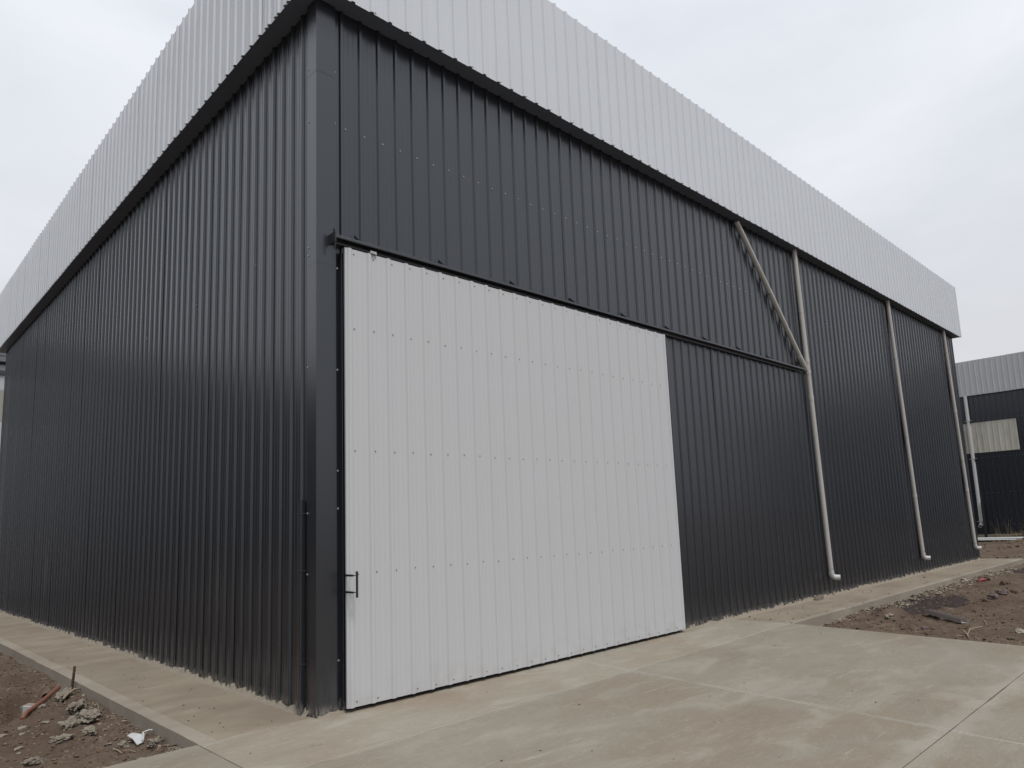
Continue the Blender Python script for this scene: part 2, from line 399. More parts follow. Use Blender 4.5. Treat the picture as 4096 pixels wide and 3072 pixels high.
for qd in ([(-1.14,J(-1.14)), (3.52,J(3.52)), (3.60,.06), (-1.14,.04)],
           [(3.52,J(3.52)), (8.05,J(8.05)), (8.05,.06), (3.60,.06)],
           [(-1.14,-4.82), (L2(-4.82),-4.82), (L2(-1.23),J(3.52)), (-1.14,J(-1.14))],
           [(L2(-4.82),-4.82), (RE(-4.82),-4.82), (8.05,J(8.05)), (L2(-1.23),J(3.52))],
           [(-1.14,-13), (2.6,-13), (L2(-4.82),-4.82), (-1.14,-4.82)],
           [(2.6,-13), (6.4,-13), (RE(-4.82),-4.82), (L2(-4.82),-4.82)],
           [(-9,-4.82), (-1.14,-4.82), (-1.14,.035), (-9,-.02)],
           [(-9,-13), (-1.14,-13), (-1.14,-4.82), (-9,-4.82)]):
    slab('slab', qd, 0, -.20, STRIP if qd[2][1] == .06 else PAD, padr, wob=.003, gap=.0036)
FILL = plain('joint_dirt', (.095,.078,.062), .95, .2, .4, 20)
def joint(x0, y0, x1, y1, w, mat):
    n = 40; m = MB(); vs = []; dx, dy = x1-x0, y1-y0; l = math.hypot(dx, dy); nx_, ny_ = -dy/l, dx/l
    for i in range(n+1):
        t = i/n; a = w*random.uniform(.55, 1.25); o_ = random.uniform(-.0015, .0015); x, y = x0+dx*t, y0+dy*t; z = -.0035+random.uniform(-.002,.001)
        vs += [(x+nx_*(o_-a), y+ny_*(o_-a), z), (x+nx_*(o_+a), y+ny_*(o_+a), z)]
    m.add(vs, [(2*i, 2*i+2, 2*i+3, 2*i+1) for i in range(n)]); return m.build('joint', mat, padr)
joint(-1.13, J(-1.13), 8.0, J(8.0), .0075, FILL); joint(3.52, J(3.52), 3.59, -.05, .007, FILL)
joint(-1.14, -12.5, -1.14, .0, .0075, FILL); joint(-1.1, -4.82, RE(-4.82), -4.82, .005, FILL)
joint(L2(-4.82), -4.82, L2(-1.25), -1.25, .004, FILL)
pv = empty('pavement'); tag(pv, kind='structure')
yl = [.05, 3.15, 6.70, 10.3, 13.9, 17.5, 21.1]
for a, b in zip(yl[:-1], yl[1:]):
    slab('slab', [(-.972,a), (.06,a), (.06,b), (-.972,b)], -.002+random.uniform(-.002,.002), -.2, WALK, pv, wob=.003, gap=.001)
yk = [.04, 2.41, 4.85, 8.6, 12.2, 16.6, 21.1]
for a, b in zip(yk[:-1], yk[1:]):
    slab('kerb', [(-1.135,a), (-.972,a), (-.972,b), (-1.135,b)], .003, -.45, KERB, pv, wob=.004, gap=.0012)
xl = [8.05, 13.95, 21.1, 25.36]
for a, b in zip(xl[:-1], xl[1:]):
    slab('slab', [(a,-1.035), (b,-1.035), (b,.06), (a,.06)], -.002, -.2, WALK, pv, wob=.003, gap=.001)
xk = [8.06, 13.72, 19.4, 25.53]
for a, b in zip(xk[:-1], xk[1:]):
    slab('kerb', [(a,-1.175), (b,-1.175), (b,-1.035), (a,-1.035)], .003, -.45, KERB, pv, wob=.004, gap=.0012)
slab('kerb', [(25.36,-1.034), (25.53,-1.034), (25.53,20), (25.36,20)], .003, -.45, KERB, pv, wob=.003, gap=.0012)

# ------------------------------------------------------------------ corrugated sheet
P = .2525
PROF = [(-.032,0), (-.0180,.0180), (-.0145,.0200), (.0145,.0200), (.0180,.0180), (.032,0),
        (.084,0), (.088,.0032), (.096,.0032), (.100,0), (.152,0), (.156,.0032), (.164,.0032), (.168,0)]
def profile(n, start=-.046, k=1.28):
    pr = [(u, h*k if h > .01 else h) for u, h in PROF]; pts = [(start, 0)]
    for i in range(n):
        pts += [(u+i*P, h) for u, h in pr]
    pts += [(u+n*P, h) for u, h in pr[:6]] + [(n*P+.040, 0)]
    return [(u, h + .0016*u/(n*P)) for u, h in pts]
def sheet_mesh(name, n, z0, z1, mat, seed, segs=6, warp=.0022, k=1.28):
    """sheet in the x-z plane, ribs towards -y"""
    pr = profile(n, k=k); m = len(pr); r = np.random.default_rng(seed); vs = []; fs = []
    ph = r.uniform(0, 6.28, 4)
    for k in range(segs+1):
        t = k/segs; z = z0+(z1-z0)*t
        for u, h in pr:
            w = warp*(math.sin(u*2.1+ph[0]+t*3.0) * math.sin(t*4.4+ph[1]) + .4*math.sin(u*7+ph[2])*math.sin(t*9+ph[3]))
            vs.append((u, -h+w, z))
    for k in range(segs):
        for i in range(m-1): fs.append((k*m+i, k*m+i+1, (k+1)*m+i+1, (k+1)*m+i))
    mb = MB(); mb.add(vs, fs); return mb.mesh(name, mat)
def lay(name, meshes, parent, n, step, fn, rot):
    for i in range(n):
        o = link(name, meshes[i % len(meshes)], parent, fn(i))
        o.rotation_euler = (random.uniform(-.0002, .0002), 0, rot + random.uniform(-.0003, .0003))
    return
L, WD, HS, HT, D, DL = 24.88, 20.0, 7.91, 9.79, .235, .235
wh = empty('warehouse', (0, 0, 0))
tag(wh, 'black corrugated metal warehouse with white parapet band and big white sliding door', 'warehouse')
wall_m = [sheet_mesh('wall_sheet', 4, .012, HS+.02, DARK, s, 9, .0034) for s in range(5)]
lay('wall_sheet', wall_m, wh, 25, 1.01, lambda i: (.295-P+i*1.01 if i < 24 else L-1.05, .004 if i == 24 else 0, 0), 0)
lay('wall_sheet', wall_m, wh, 20, 1.01, lambda i: (.004 if i == 19 else 0, 1.105+i*1.01 if i < 19 else WD-.05, 0), -math.pi/2)
PR0 = HS; par_m = [sheet_mesh('parapet_sheet', 4, HS, HT, WHITE, 10+s, 3, .0016) for s in range(4)]
def jz(): return random.uniform(-.004, .004)
lay('parapet_sheet', par_m, wh, 25, 1.01, lambda i: (-DL+.05+i*1.01, -D, jz()), 0)
o = link('parapet_sheet', par_m[1], wh, (L+DL-1.06, -D+.004, .0))
lay('parapet_sheet', par_m, wh, 20, 1.01, lambda i: (-DL, WD+DL - i*1.01 - .05, jz()), -math.pi/2)
o = link('parapet_sheet', par_m[2], wh, (-DL+.004, -D+1.06, 0)); o.rotation_euler.z = -math.pi/2
# sides that face away
mb = MB()
for (xx, yy, rot, ln) in (): pass
def joined(name, z0, z1, mat, runs):
    mb = MB(); pr = profile(4)
    for (ox, oy, ang, n) in runs:
        ca, sa = math.cos(ang), math.sin(ang)
        for i in range(n):
            vs = []
            for z in (z0, z1):
                for u, h in pr:
                    a = u+i*1.01; vs.append((ox+a*ca+h*sa, oy+a*sa-h*ca, z))
            m = len(pr); mb.add(vs, [(k, k+1, m+k+1, m+k) for k in range(m-1)])
    return mb.build(name, mat, wh)
joined('side_wall', .012, HS, DARK, [(L-.02, .02, math.pi/2, 19)])
joined('rear_wall', .012, HS, DARK, [(L-.03, WD, math.pi, 24)])
joined('side_parapet', HS, HT, WHITE, [(L+DL, -D+.05, math.pi/2, 20)])
joined('rear_parapet', HS, HT, WHITE, [(L+DL-.05, WD+DL, math.pi, 25)])
mb = MB(); mb.add([(-.12,-.1,8.9), (L+.1,-.1,8.9), (L+.1,WD+.1,8.9), (-.12,WD+.1,8.9), (12.5,-.1,9.6), (12.5,WD+.1,9.6)], [(0,4,5,3), (4,1,2,5)])
mb.build('roof', GALV, wh)
# soffit: flat dark lining under the overhang, in lengths
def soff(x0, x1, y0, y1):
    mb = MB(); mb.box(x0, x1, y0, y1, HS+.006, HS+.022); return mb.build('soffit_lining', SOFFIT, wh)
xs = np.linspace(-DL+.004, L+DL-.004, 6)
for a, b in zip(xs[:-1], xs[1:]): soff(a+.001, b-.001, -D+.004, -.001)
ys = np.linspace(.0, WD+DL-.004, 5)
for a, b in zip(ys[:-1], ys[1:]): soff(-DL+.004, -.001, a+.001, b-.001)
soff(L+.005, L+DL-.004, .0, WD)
for sx in ((L+DL-.03, L+DL+.034),):      # corner flashing at the far end of the band
    mb = MB(); mb.box(sx[0], sx[1], -D-.031, -D-.029+.002, HS+.002, HT-.004); mb.box(sx[1]-.002, sx[1], -D-.031, -D+.05, HS+.002, HT-.004)
    mb.build('corner_trim', WHITE, wh)
# dark corner flashing in three lapped lengths
for k, (z0, z1) in enumerate(((.004, 4.80), (4.74, 7.07), (7.01, HS+.004))):
    e_ = .0018*k
    pts = [(-.003,.172), (-.034-e_,.170), (-.034-e_,-.031-e_), (-.031-e_,-.034-e_), (.200,-.034-e_), (.203,-.003)]
    mb = MB(); n = len(pts); nz = 5; vs = []
    for j in range(nz):
        z = z0+(z1-z0)*j/(nz-1)
        for (x, y) in pts: vs.append((x+random.uniform(-.0004,.0004), y+random.uniform(-.0004,.0004), z))
    mb.add(vs, [(j*n+i, j*n+i+1, (j+1)*n+i+1, (j+1)*n+i) for j in range(nz-1) for i in range(n-1)])
    mb.build('corner_trim', TRIM, wh)
# screws
mb = MB()
def ngon(r, y, n): return [(r*math.cos(2*math.pi*k/n), y, r*math.sin(2*math.pi*k/n)) for k in range(n)]
def disc(mb, r, y0, y1, n):
    a = ngon(r, y0, n); b = ngon(r, y1, n); mb.add(a+b, [tuple(range(n, 2*n))] + [(k, n+k, n+(k+1) % n, (k+1) % n) for k in range(n)])
disc(mb, .0082, 0, -.002, 8); disc(mb, .0055, -.002, -.0065, 6)
SCREW = mb.mesh('screw', SCREWM)
mb = MB(); disc(mb, .0105, 0, -.0025, 8); disc(mb, .0065, -.0025, -.0085, 6); SCREWD = mb.mesh('screw', GALV)
for i in range(60):
    link('screw', SCREWD, wh, (.345+i*P, -.004, 6.45+random.uniform(-.008,.008)))
for z in (7.11, 6.47, 4.72, 3.57, 2.47, 2.07, .52):
    link('screw', SCREWD, wh, (.212, -.006 if z > 6 else -.0375, z))
for z in (7.1, 6.45, 4.95, 4.86, 3.6, 2.03, 1.4):
    o = link('screw', SCREWD, wh, (-.0375, .145, z)); o.rotation_euler.z = -math.pi/2
for i in range(75):
    o = link('screw', SCREWD, wh, (-.004, .32+i*P, 5.2)) if i in (5, 13, 22) else None
    if o: o.rotation_euler.z = -math.pi/2
for i in range(0, 80, 1):
    link('screw', SCREWD, wh, (-DL+.10+i*P, -D-.003, HS+.03)) if i % 2 == 1 and i < 60 else None
# mortar bead along the foot of the walls
def bead(x0, x1, fn, name='mortar_bead'):
    n = int((x1-x0)/.018); mb = MB(); vs = []; t = np.linspace(x0, x1, n)
    hh = .010+.050*fbm(t*5, t*0+3, 2)**1.6 + .055*np.clip(vn(t*24, t*0, 9)-.55, 0, 1)*2.2
    ww = .050+.050*fbm(t*4, t*0+8, 5)
    for i in range(n):
        vs += [fn(t[i], -ww[i], -.004), fn(t[i], -ww[i]*.55, hh[i]*.35), fn(t[i], -.031, hh[i]*.9), fn(t[i], .01, hh[i])]
    mb.add(vs, [(4*i+k, 4*i+4+k, 4*i+5+k, 4*i+1+k) for i in range(n-1) for k in range(3)], True)
    return mb.build(name, MORTAR, wh)
bead(6.35, L, lambda t, d, z: (t, d, z))
bead(.12, WD, lambda t, d, z: (d, t, z))
bead(-.02, .30, lambda t, d, z: (t, d*.55-.016, z*.5))
# sliding door
door = link('sliding_door', None, wh, (0, 0, 0)) if False else empty('sliding_door'); door.parent = wh
DX0, DX1, DZ0, DZ1 = .262, 6.43, .045, 4.955
for i in range(6):
    dm = sheet_mesh('door_sheet', 4, DZ0, DZ1, DOORW, 40+i, 5, .0018, 1.0)
    o = link('door_sheet', dm, door, (.318+i*1.01, -.122, random.uniform(-.003,.003)))
dm = MB(); dm.add([(DX0,-.1232,DZ0), (.274,-.1232,DZ0), (.274,-.1232,DZ1), (DX0,-.1232,DZ1), (DX0,-.10,DZ0), (DX0,-.10,DZ1)], [(0,1,2,3), (4,0,3,5)]); dm.build('edge_trim', DOORW, door)
mb = MB()
mb.box(DX0+.002, DX1-.002, -.114, -.078, DZ0+.012, DZ0+.06); mb.box(DX0+.002, DX1-.002, -.114, -.078, DZ1-.06, DZ1-.004)
for x in (DX0+.002, 2.3, 4.3, DX1-.05): mb.box(x, x+.048, -.1135, -.0785, DZ0+.061, DZ1-.061)
for z in (1.37, 2.67, 4.02): mb.box(DX0+.05, DX1-.05, -.113, -.079, z, z+.05)
mb.build('door_frame', STEELD, door)
for row, z in enumerate((DZ0+.045, 1.392, 2.690, 4.043, DZ1-.055)):
    for i in range(24):
        if row == 0 and i == 2: continue
        link('screw', SCREW, door, (.373+i*P, -.1235, z+random.uniform(-.008,.008)))
h = MB(); h.tube([(.300,-.262,1.150), (.300,-.262,1.415)], .0125, 8)
for z in (1.375, 1.205): h.box(.256, .300, -.268, -.256, z-.004, z+.004); h.box(.250, .262, -.262, -.100, z-.010, z+.010)
h.box(.303, .322, -.262, -.252, 1.375, 1.39)
h.build('handle', STEELD, door)
# rail above the door
rail = MB()
sec = [(-.050,4.992), (-.072,4.992), (-.074,5.018), (-.152,5.024), (-.158,5.030), (-.158,5.052), (-.148,5.066), (-.062,5.082), (-.050,5.080)]
n = len(sec); rail.add([(.135,y,z) for y, z in sec]+[(11.86,y,z) for y, z in sec], [(k, n+k, n+(k+1) % n, (k+1) % n) for k in range(n)]+[tuple(range(n)), tuple(reversed(range(n, 2*n)))])
rl = rail.build('door_rail', TRIM, wh)
for x in (.435, 1.63, 2.86, 4.09, 5.33, 6.57, 7.80, 9.05, 10.26, 11.45):
    b = MB(); b.add([(x,-.030,5.086), (x,-.145,5.072), (x,-.030,5.175), (x+.006,-.030,5.086), (x+.006,-.145,5.072), (x+.006,-.030,5.175)], [(0,1,2), (5,4,3), (0,3,4,1), (1,4,5,2), (2,5,3,0)])
    b.box(x, x+.11, -.075, -.030, 5.088, 5.094)
    b.build('rail_bracket', TRIM, rl)
b = MB(); b.box(.122, .136, -.160, -.036, 4.975, 5.092); b.box(.118, .128, -.150, -.120, 5.10, 5.125); b.tube([(.120,-.15,4.965), (.126,-.15,4.88), (.136,-.15,4.965)], .006, 6)
b.build('end_stop', STEELD, rl)
b = MB(); b.box(.575, .655, -.15, -.13, 4.958, 4.984); b.tube([(.57,-.142,4.962),(.66,-.142,4.957)], .008, 6); b.build('roller_hanger', GALV, rl)
# downpipes
def clamp(parent, c, axis, r, side):
    c = Vector(c); a = Vector(axis).normalized(); m = MB()
    m.tube([c-a*.012, c+a*.012], r+.004, 16)
    t = a.cross(Vector((0, -1, 0))).normalized()*side
    p = c+t*(r+.005); m.add(*boxv(p, t, a, .035, .004, .022)); m.add(*boxv(p+t*.035, t, a, .012, .012, .026))
    return m.build('pipe_clamp', GALV, parent)
def boxv(p, t, a, l, w, hh):
    n_ = t.cross(a).normalized(); vs = []
    for i in (0, 1):
        for j in (-1, 1):
            for k in (-1, 1): vs.append(p+t*l*i+n_*w*j+a*hh*.5*k)
    return vs, [(0,1,3,2), (4,6,7,5), (0,2,6,4), (1,5,7,3), (0,4,5,1), (2,3,7,6)]
PY, PRD = -.098, .055
def downpipe(xt, xb, zb, clamps, joints=(), label=None):
    m = MB(); zt = HS+.006
    X = lambda z: xt+(xb-xt)*(zt-z)/(zt-zb)
    m.tube([(X(z),PY,z) for z in np.linspace(zt, zb+.09, 6)], PRD, 20)
    o = m.build('downpipe', PVC, wh)
    if label: o['label'] = label
    e_ = MB(); pts = [(X(zb),PY,zb+.13), (X(zb),PY,zb+.05)]
    for k in range(1, 7):
        a = k/6*R(86); pts.append((X(zb)+.012*k, PY-.075*(1-math.cos(a)), zb+.05-.075*math.sin(a)))
    pts.append((pts[-1][0]+.035, pts[-1][1]-.075, pts[-1][2]-.004))
    e_.tube(pts, PRD+.005, 20, True, .88); e_.build('elbow', PVCW, o)
    for z, s in clamps: clamp(o, (X(z),PY,z), (X(z)-X(z-1),0,1), PRD, s)
    for z in joints:
        j = MB(); j.tube([(X(z),PY,z-.05), (X(z),PY,z+.05)], PRD+.006, 20); j.build('coupling', PVC, o)
    return o
d1 = downpipe(12.03, 12.32, .42, ((6.42,-1), (3.55,-1), (.60,-1)), (5.28, 4.42, 5.02))
downpipe(18.12, 18.66, .46, ((7.0,-1), (6.2,-1), (3.9,-1), (.62,-1)), (2.2,))
downpipe(23.55, 24.14, .46, ((6.6,-1), (3.4,-1), (.62,-1)), (5.1, 2.4))
m = MB(); m.tube([(9.36,PY,7.86), (9.36+2.62*.5,PY,7.86-2.62*.5-.04), (11.86,PY,5.245), (12.02,PY-.004,5.06)], PRD-.001, 20)
o = m.build('downpipe', PVC, wh); o['label'] = 'slanting branch pipe that joins the first downpipe'
j = MB(); j.tube([(11.76,PY,5.34), (11.98,PY-.002,5.11)], PRD+.006, 20); j.build('coupling', PVC, o)
clamp(o, (10.57,PY,6.585), (-1,0,1), PRD, 1)
# dark tube on the left wall beside the corner
m = MB(); sec = [(-.030,.210), (-.072,.212), (-.080,.219), (-.083,.247), (-.080,.276), (-.072,.283), (-.030,.285)]
n = len(sec); m.add([(x,y,-.0) for x, y in sec]+[(x,y,2.17) for x, y in sec], [(k, k+1, n+k+1, n+k) for k in range(n-1)]+[tuple(range(n, 2*n))])
t_ = m.build('tube_guard', TRIM, wh)
for z in (2.03, 1.44, .50):
    k_ = MB(); k_.tube([(-.03,.305,z), (-.078,.292,z), (-.0875,.247,z+.003), (-.078,.203,z), (-.034,.190,z)], .0022, 6); k_.build('wire_tie', STEELD, t_)

# ------------------------------------------------------------------ warehouse behind on the right
bgx = 40.0
fb = empty('warehouse', (bgx, 0, 0)); tag(fb, 'second dark warehouse in the background at right with pale window sheets', 'warehouse')
fw_m = [sheet_mesh('wall_sheet', 4, .36, 7.78, DARKFAR, 60+s, 3) for s in range(3)]
fp_m = [sheet_mesh('parapet_sheet', 4, 7.76, 9.66, FARW, 70+s, 3) for s in range(3)]
lay('wall_sheet', fw_m, fb, 24, 1.01, lambda i: (0, 8.0-i*1.01, 0), -math.pi/2)
lay('parapet_sheet', fp_m, fb, 24, 1.01, lambda i: (-.16, 8.2-i*1.01, jz()), -math.pi/2)
m = MB(); m.box(-.155, 0, -16, 8.2, 7.77, 7.79); m.build('soffit_lining', DARKFAR, fb)
m = MB(); m.add([(-.03,-16,.36),(0.5,-16,8),(.5,9,8),(25,-16,.3),(25,-16,8),(25,9,8),(25,9,.3),(.0,9,.3),(-.15,-16,9.3),(-.15,8,9.3),(25,8,9.3),(25,-16,9.3)], [(8,9,10,11)]); m.build('roof', GALV, fb)
m = MB(); m.box(.06, 25, 8.9, 9.0, .0, 9.2); m.box(.06, 25, -16.2, -16.1, 0, 9.2); m.build('side_wall', DARKFAR, fb)
m = MB(); m.box(-.10, .3, -16.1, 9.0, -.5, .355); m.build('plinth', PLINTH, fb)
sk = sheet_mesh('window_sheet', 4, 4.665, 6.30, FRP, 80, 2)
for i, y in enumerate((4.22, 3.21, 2.20)):
    o = link('window_sheet', sk, fb, (-.036-.002*i, y, 0)); o.rotation_euler.z = -math.pi/2
m = MB(); m.box(-.075, -.06, 1.12, 4.3, 6.295, 6.325); m.build('window_flashing', DARKFAR, fb)
m = MB()
for z in (9.60, 8.66, 7.83):
    for k in range(70): m.tube([(-.163,7.9-k*P,z), (-.175,7.9-k*P,z)], .016, 5)
for z in (6.40, 4.40, 2.53, .86):
    for k in range(70): m.tube([(-.004,7.9-k*P,z), (-.014,7.9-k*P,z)], .012, 5)
o = m.build('screws', GALV, fb); o['kind'] = 'stuff'
m = MB(); m.tube([(-.15,3.27,z) for z in (7.76,5,2,.95)], .085, 14); o = m.build('downpipe', PVCW, fb)
e_ = MB(); e_.tube([(-.15,3.27,.99), (-.15,3.275,.90), (-.19,3.30,.83), (-.30,3.32,.80)], .09, 14, True, .85); e_.build('elbow', PVCW, o)
for z in (6.40, 4.36, 1.05):
    k_ = MB(); k_.box(-.235, -.02, 3.10, 3.44, z-.012, z+.012); k_.build('pipe_clamp', GALV, o)
m = MB(); m.box(-.36, -.25, 3.04, 3.15, 0, 2.05); o = m.build('post', STEELD, fb)
# ------------------------------------------------------------------ building glimpsed behind on the left
lb = empty('shed', (-4, 30, 0)); tag(lb, 'pale shed glimpsed behind the far left end of the warehouse', 'shed')
def lbx(name, z0, z1, y, mat, x0=-.6, x1=5.4):
    m = MB(); m.box(x0, x1, y, 6, z0, z1); return m.build(name, mat, lb)
FASC = plain('grey_fascia', (.13,.135,.15), .5)
lbx('parapet', 9.93, 10.7, -.35, FASC, -27, 5.41); lbx('fascia', 9.68, 9.92, -.33, FASC, -27.02); lbx('gutter', 9.60, 9.67, 0.02, DARKFAR, -26.9, 5.38)
lbx('dark_wall', -.4, 9.66, .06, DARKFAR, -27, -.62)
for i in range(6):
    m = MB(); m.box(-.6+i+.01, -.6+(i+1)-.01, .03, .10, 8.52, 9.15); m.build('wall_panel', FARW, lb)
    m = MB(); m.box(-.6+i+.01, -.6+(i+1)-.01, .03, .10, 9.36, 9.59); m.build('wall_panel', FARW, lb)
lbx('band', 9.16, 9.34, -.05, DARKFAR, -.58, 5.37)
lbx('lower_wall', 7.14, 8.50, .04, BEIGE, -.6, 5.38); lbx('base_wall', -.4, 7.12, .02, white_metal('shed_white', (.45,.45,.445)), -.6, 5.39)

# ------------------------------------------------------------------ loose things
from mathutils import noise as mnoise
def lump(name, loc, size, mat, seed, flat=.6, rough=.35, sub=3, rot=0, label=None, cat=None, group=None, sharp=False):
    bm = bmesh.new(); bmesh.ops.create_icosphere(bm, subdivisions=sub, radius=1)
    off = Vector((seed*3.7, seed*1.9, seed*5.3))
    for v in bm.verts:
        d = v.co.normalized(); n = mnoise.noise(d*1.1+off)*1.1*rough + mnoise.noise(d*2.7+off)*.9*rough + (.5-abs(mnoise.noise(d*4.5+off)))*.7*rough
        n += mnoise.noise(d*11+off)*.30*rough + (.4-abs(mnoise.noise(d*8+off)))*.5*rough + mnoise.noise(d*23+off)*.16*rough
        v.co = d*(1+n)
        if sharp:
            q = .45; v.co = Vector((round(v.co.x/q)*q*.35+v.co.x*.65, round(v.co.y/q)*q*.35+v.co.y*.65, round(v.co.z/q)*q*.35+v.co.z*.65))
        v.co.x *= size[0]; v.co.y *= size[1]; v.co.z *= size[2]
    me = bpy.data.meshes.new(name); bm.to_mesh(me); bm.free(); me.materials.append(mat)
    me.polygons.foreach_set('use_smooth', [not sharp]*len(me.polygons))
    o = link(name, me, None, loc); o.rotation_euler = (random.uniform(-.2,.2), random.uniform(-.2,.2), rot)
    return tag(o, label, cat, group)
GL = 'grey cement lumps on the dug earth left of the pavement'
for i, (x, y, sx, sy, sz, r, lb_) in enumerate([
    (-1.28,4.30,.065,.26,.055,-.29,'long grey cement lump lying under the pale sticks by the kerb'),
    (-1.31,3.42,.075,.20,.075,-.35,'craggy grey cement lump between the sticks and the lower rubble'),
    (-1.36,2.74,.085,.13,.065,.2,'broad crumbly cement lump in the middle of the left earth'),
    (-1.56,2.66,.055,.10,.055,-.4,'smaller cement lump just left of the broad crumbly one'),
    (-1.50,2.10,.05,.08,.04,.2,'small pale cement lump alone below the larger grey lumps'),
    (-1.40,1.29,.036,.05,.035,.1,'round grey cement lump beside the dry twigs near the white scrap'),
    (-1.22,.90,.035,.08,.03,-.9,'flat cement lump at the front edge of the concrete pad'),
    (-2.08,1.62,.06,.09,.035,-.6,'pale cement crust at the bottom left edge of the picture'),
    (-1.72,2.20,.06,.09,.03,.9,'thin cement flake on the earth left of the small pale lump')]):
    lump('cement_lump', (x, y, gz(x, y)+sz*.25), (sx, sy, sz), LUMP, i+1, rough=.62, rot=r, sub=5, label=lb_, cat='rubble', group=GL)
GR = 'rocks and clods on the bare earth to the right'
for i, (x, y, s, mt, lb_) in enumerate([
    (10.44,-1.88,.105,CHALK,'pale chalky stone in front of the small earth heap'),
    (11.06,-1.72,.05,CHALK,'tiny pale stone at the upper left of the earth heap'),
    (10.75,-2.00,.075,ROCK,'brown stone at the right foot of the earth heap'),
    (10.95,-1.55,.07,ROCK,'brown stone at the left end of the earth heap'),
    (15.73,-2.52,.14,ROCK,'dark brown clod behind the plum coloured rock'),
    (14.53,-2.63,.13,ROCKP,'rounded plum coloured rock left of the grey rubble'),
    (14.80,-2.76,.16,ROCKP,'rough grey plum rock, largest of the right cluster'),
    (14.06,-2.60,.11,ROCK,'brown stone with a flat top left of the plum rock'),
    (13.59,-2.54,.10,ROCK,'brown stone nearest the damp patch in the right cluster'),
    (15.24,-2.87,.11,ROCK,'dark stone at the far right of the cluster'),
    (17.62,-2.22,.16,ROCK,'flat dark clod farther back than the rock cluster'),
    (12.10,-2.85,.05,ROCK,'small round clod alone on the smooth earth'),
    (9.15,-4.02,.07,ROCK,'round clod beside the pad near the right picture edge'),
    (9.62,-4.06,.13,CHALK,'jagged pale stone cut by the right picture edge'),
    (18.85,-1.47,.20,ROCK,'dark clod by the kerb just behind the red scrap'),
    (17.93,-1.25,.15,CHALK,'angular concrete chunk standing in the rubble by the kerb'),
    (9.32,-2.80,.07,ROCKP,'small plum stone by the pad edge in front of the steel channel')]):
    s *= .68; lump('rock', (x, y, gz(x, y)+s*.25), (s, s*random.uniform(.7,1.0), s*random.uniform(.5,.7)), mt, 30+i, rough=.42, sub=3, rot=random.uniform(0,3), sharp=True, label=lb_, cat='rock', group=GR)

# rebar stake by the left kerb
m = MB(); m.tube([(-1.19,4.50,-.40), (-1.175,4.42,-.05), (-1.17,4.36,.215)], .016, 8)
for k in range(14): m.tube([(-1.19+.015*min(1,(k+1)/7), 4.49-.0095*k, -.34+.036*k), (-1.19+.015*min(1,(k+1)/7), 4.488-.0095*k, -.332+.036*k)], .019, 8)
o = m.build('stake', RUST); tag(o, 'rusty iron bar standing upright beside the left kerb', 'stake')
# orange pipe across the trench
m = MB(); zA, zB = gz(-1.83,3.62)+.05, -.11
m.tube([(-1.86,3.54,zA-.05), (-1.80,3.67,zA-.01), (-1.55,4.22,-.145), (-1.26,4.83,zB), (-1.23,4.88,zB)], .026, 14, True, .85); tag(m.build('pipe', ORANGE), 'orange plastic pipe lying across the trench left of the pavement', 'pipe')
m = MB(); m.tube([(-1.13,6.1,-.24), (-1.22,5.65,-.26), (-1.29,5.33,-.285)], .055, 16, True, .86); tag(m.build('pipe', BROWNP), 'muddy drain pipe end poking out of the trench bank, open towards us', 'pipe')
bx = empty('inspection_box', (-1.44,5.10,-.50)); bx.rotation_euler = (.1,-.12,.72); tag(bx, 'broken box with one white side in the trench behind the orange pipe', 'box')
m = MB(); m.box(-.075,.075,-.17,.17,0,.17); m.build('box_body', plain('box_grey', (.20,.18,.155), .85, .2, .25, 20), bx, bevel=.01)
m = MB(); m.box(-.095,-.078,-.18,.12,.01,.19); m.build('box_side', WHITEP, bx, bevel=.004)
# white plastic scrap
sc = empty('plastic_scrap', (-1.285,1.26,gz(-1.285,1.26)+.015)); tag(sc, 'broken white plastic trim piece with a bent tail on the left earth', 'scrap')
m = MB(); m.add([(-.035,.19,.02), (.012,.20,.035), (.03,.04,.05), (.045,-.02,.045), (.0,-.19,.02), (-.045,-.17,.0), (-.035,.0,.02), (-.035,.19,.012), (.012,.20,.027), (.03,.04,.042), (.045,-.02,.037), (.0,-.19,.012), (-.045,-.17,-.008), (-.035,.0,.012)],
    [(0,6,2,1), (6,5,4,3), (6,3,2), (8,9,13,7), (10,11,12,13), (9,10,13), (0,1,8,7), (1,2,9,8), (2,3,10,9), (3,4,11,10), (4,5,12,11), (5,6,13,12), (6,0,7,13)])
m.build('plate', WHITEP, sc)
m = MB(); m.tube([(.0,-.185,.025), (.035,-.09,.05), (.055,.0,.06), (.12,.03,.065), (.15,.02,.06)], [.012,.011,.010,.009,.007], 8); m.build('tail', WHITEP, sc)
# sticks
def stick(pts, r, lb_, mat=TWIG, z=None):
    m = MB(); P3 = [(x, y, gz(x, y)+dz) for x, y, dz in pts]
    m.tube(P3, [r*(1-.35*i/(len(P3)-1)) for i in range(len(P3))], 7); return tag(m.build('stick', mat), lb_, 'stick')
stick([(-1.37,3.98,.05), (-1.30,4.05,.075), (-1.21,4.16,.07), (-1.13,4.17,.05), (-1.06+.0,4.15,.03)][:4]+[(-1.142,4.17,.05)], .017, 'thick pale bent stick resting on the long cement lump')
stick([(-1.32,4.05,.06), (-1.25,4.25,.07), (-1.19,4.44,.05)], .012, 'short pale stick crossing under the thick bent one')
stick([(-1.155,3.30,.02), (-1.20,3.05,.03), (-1.235,2.87,.015)], .006, 'thin upright-looking straw near the kerb right of the cement lumps')
stick([(-1.235,3.20,.015), (-1.19,3.30,.02), (-1.16,3.44,.015)], .006, 'thin short straw lying against the kerb foot')
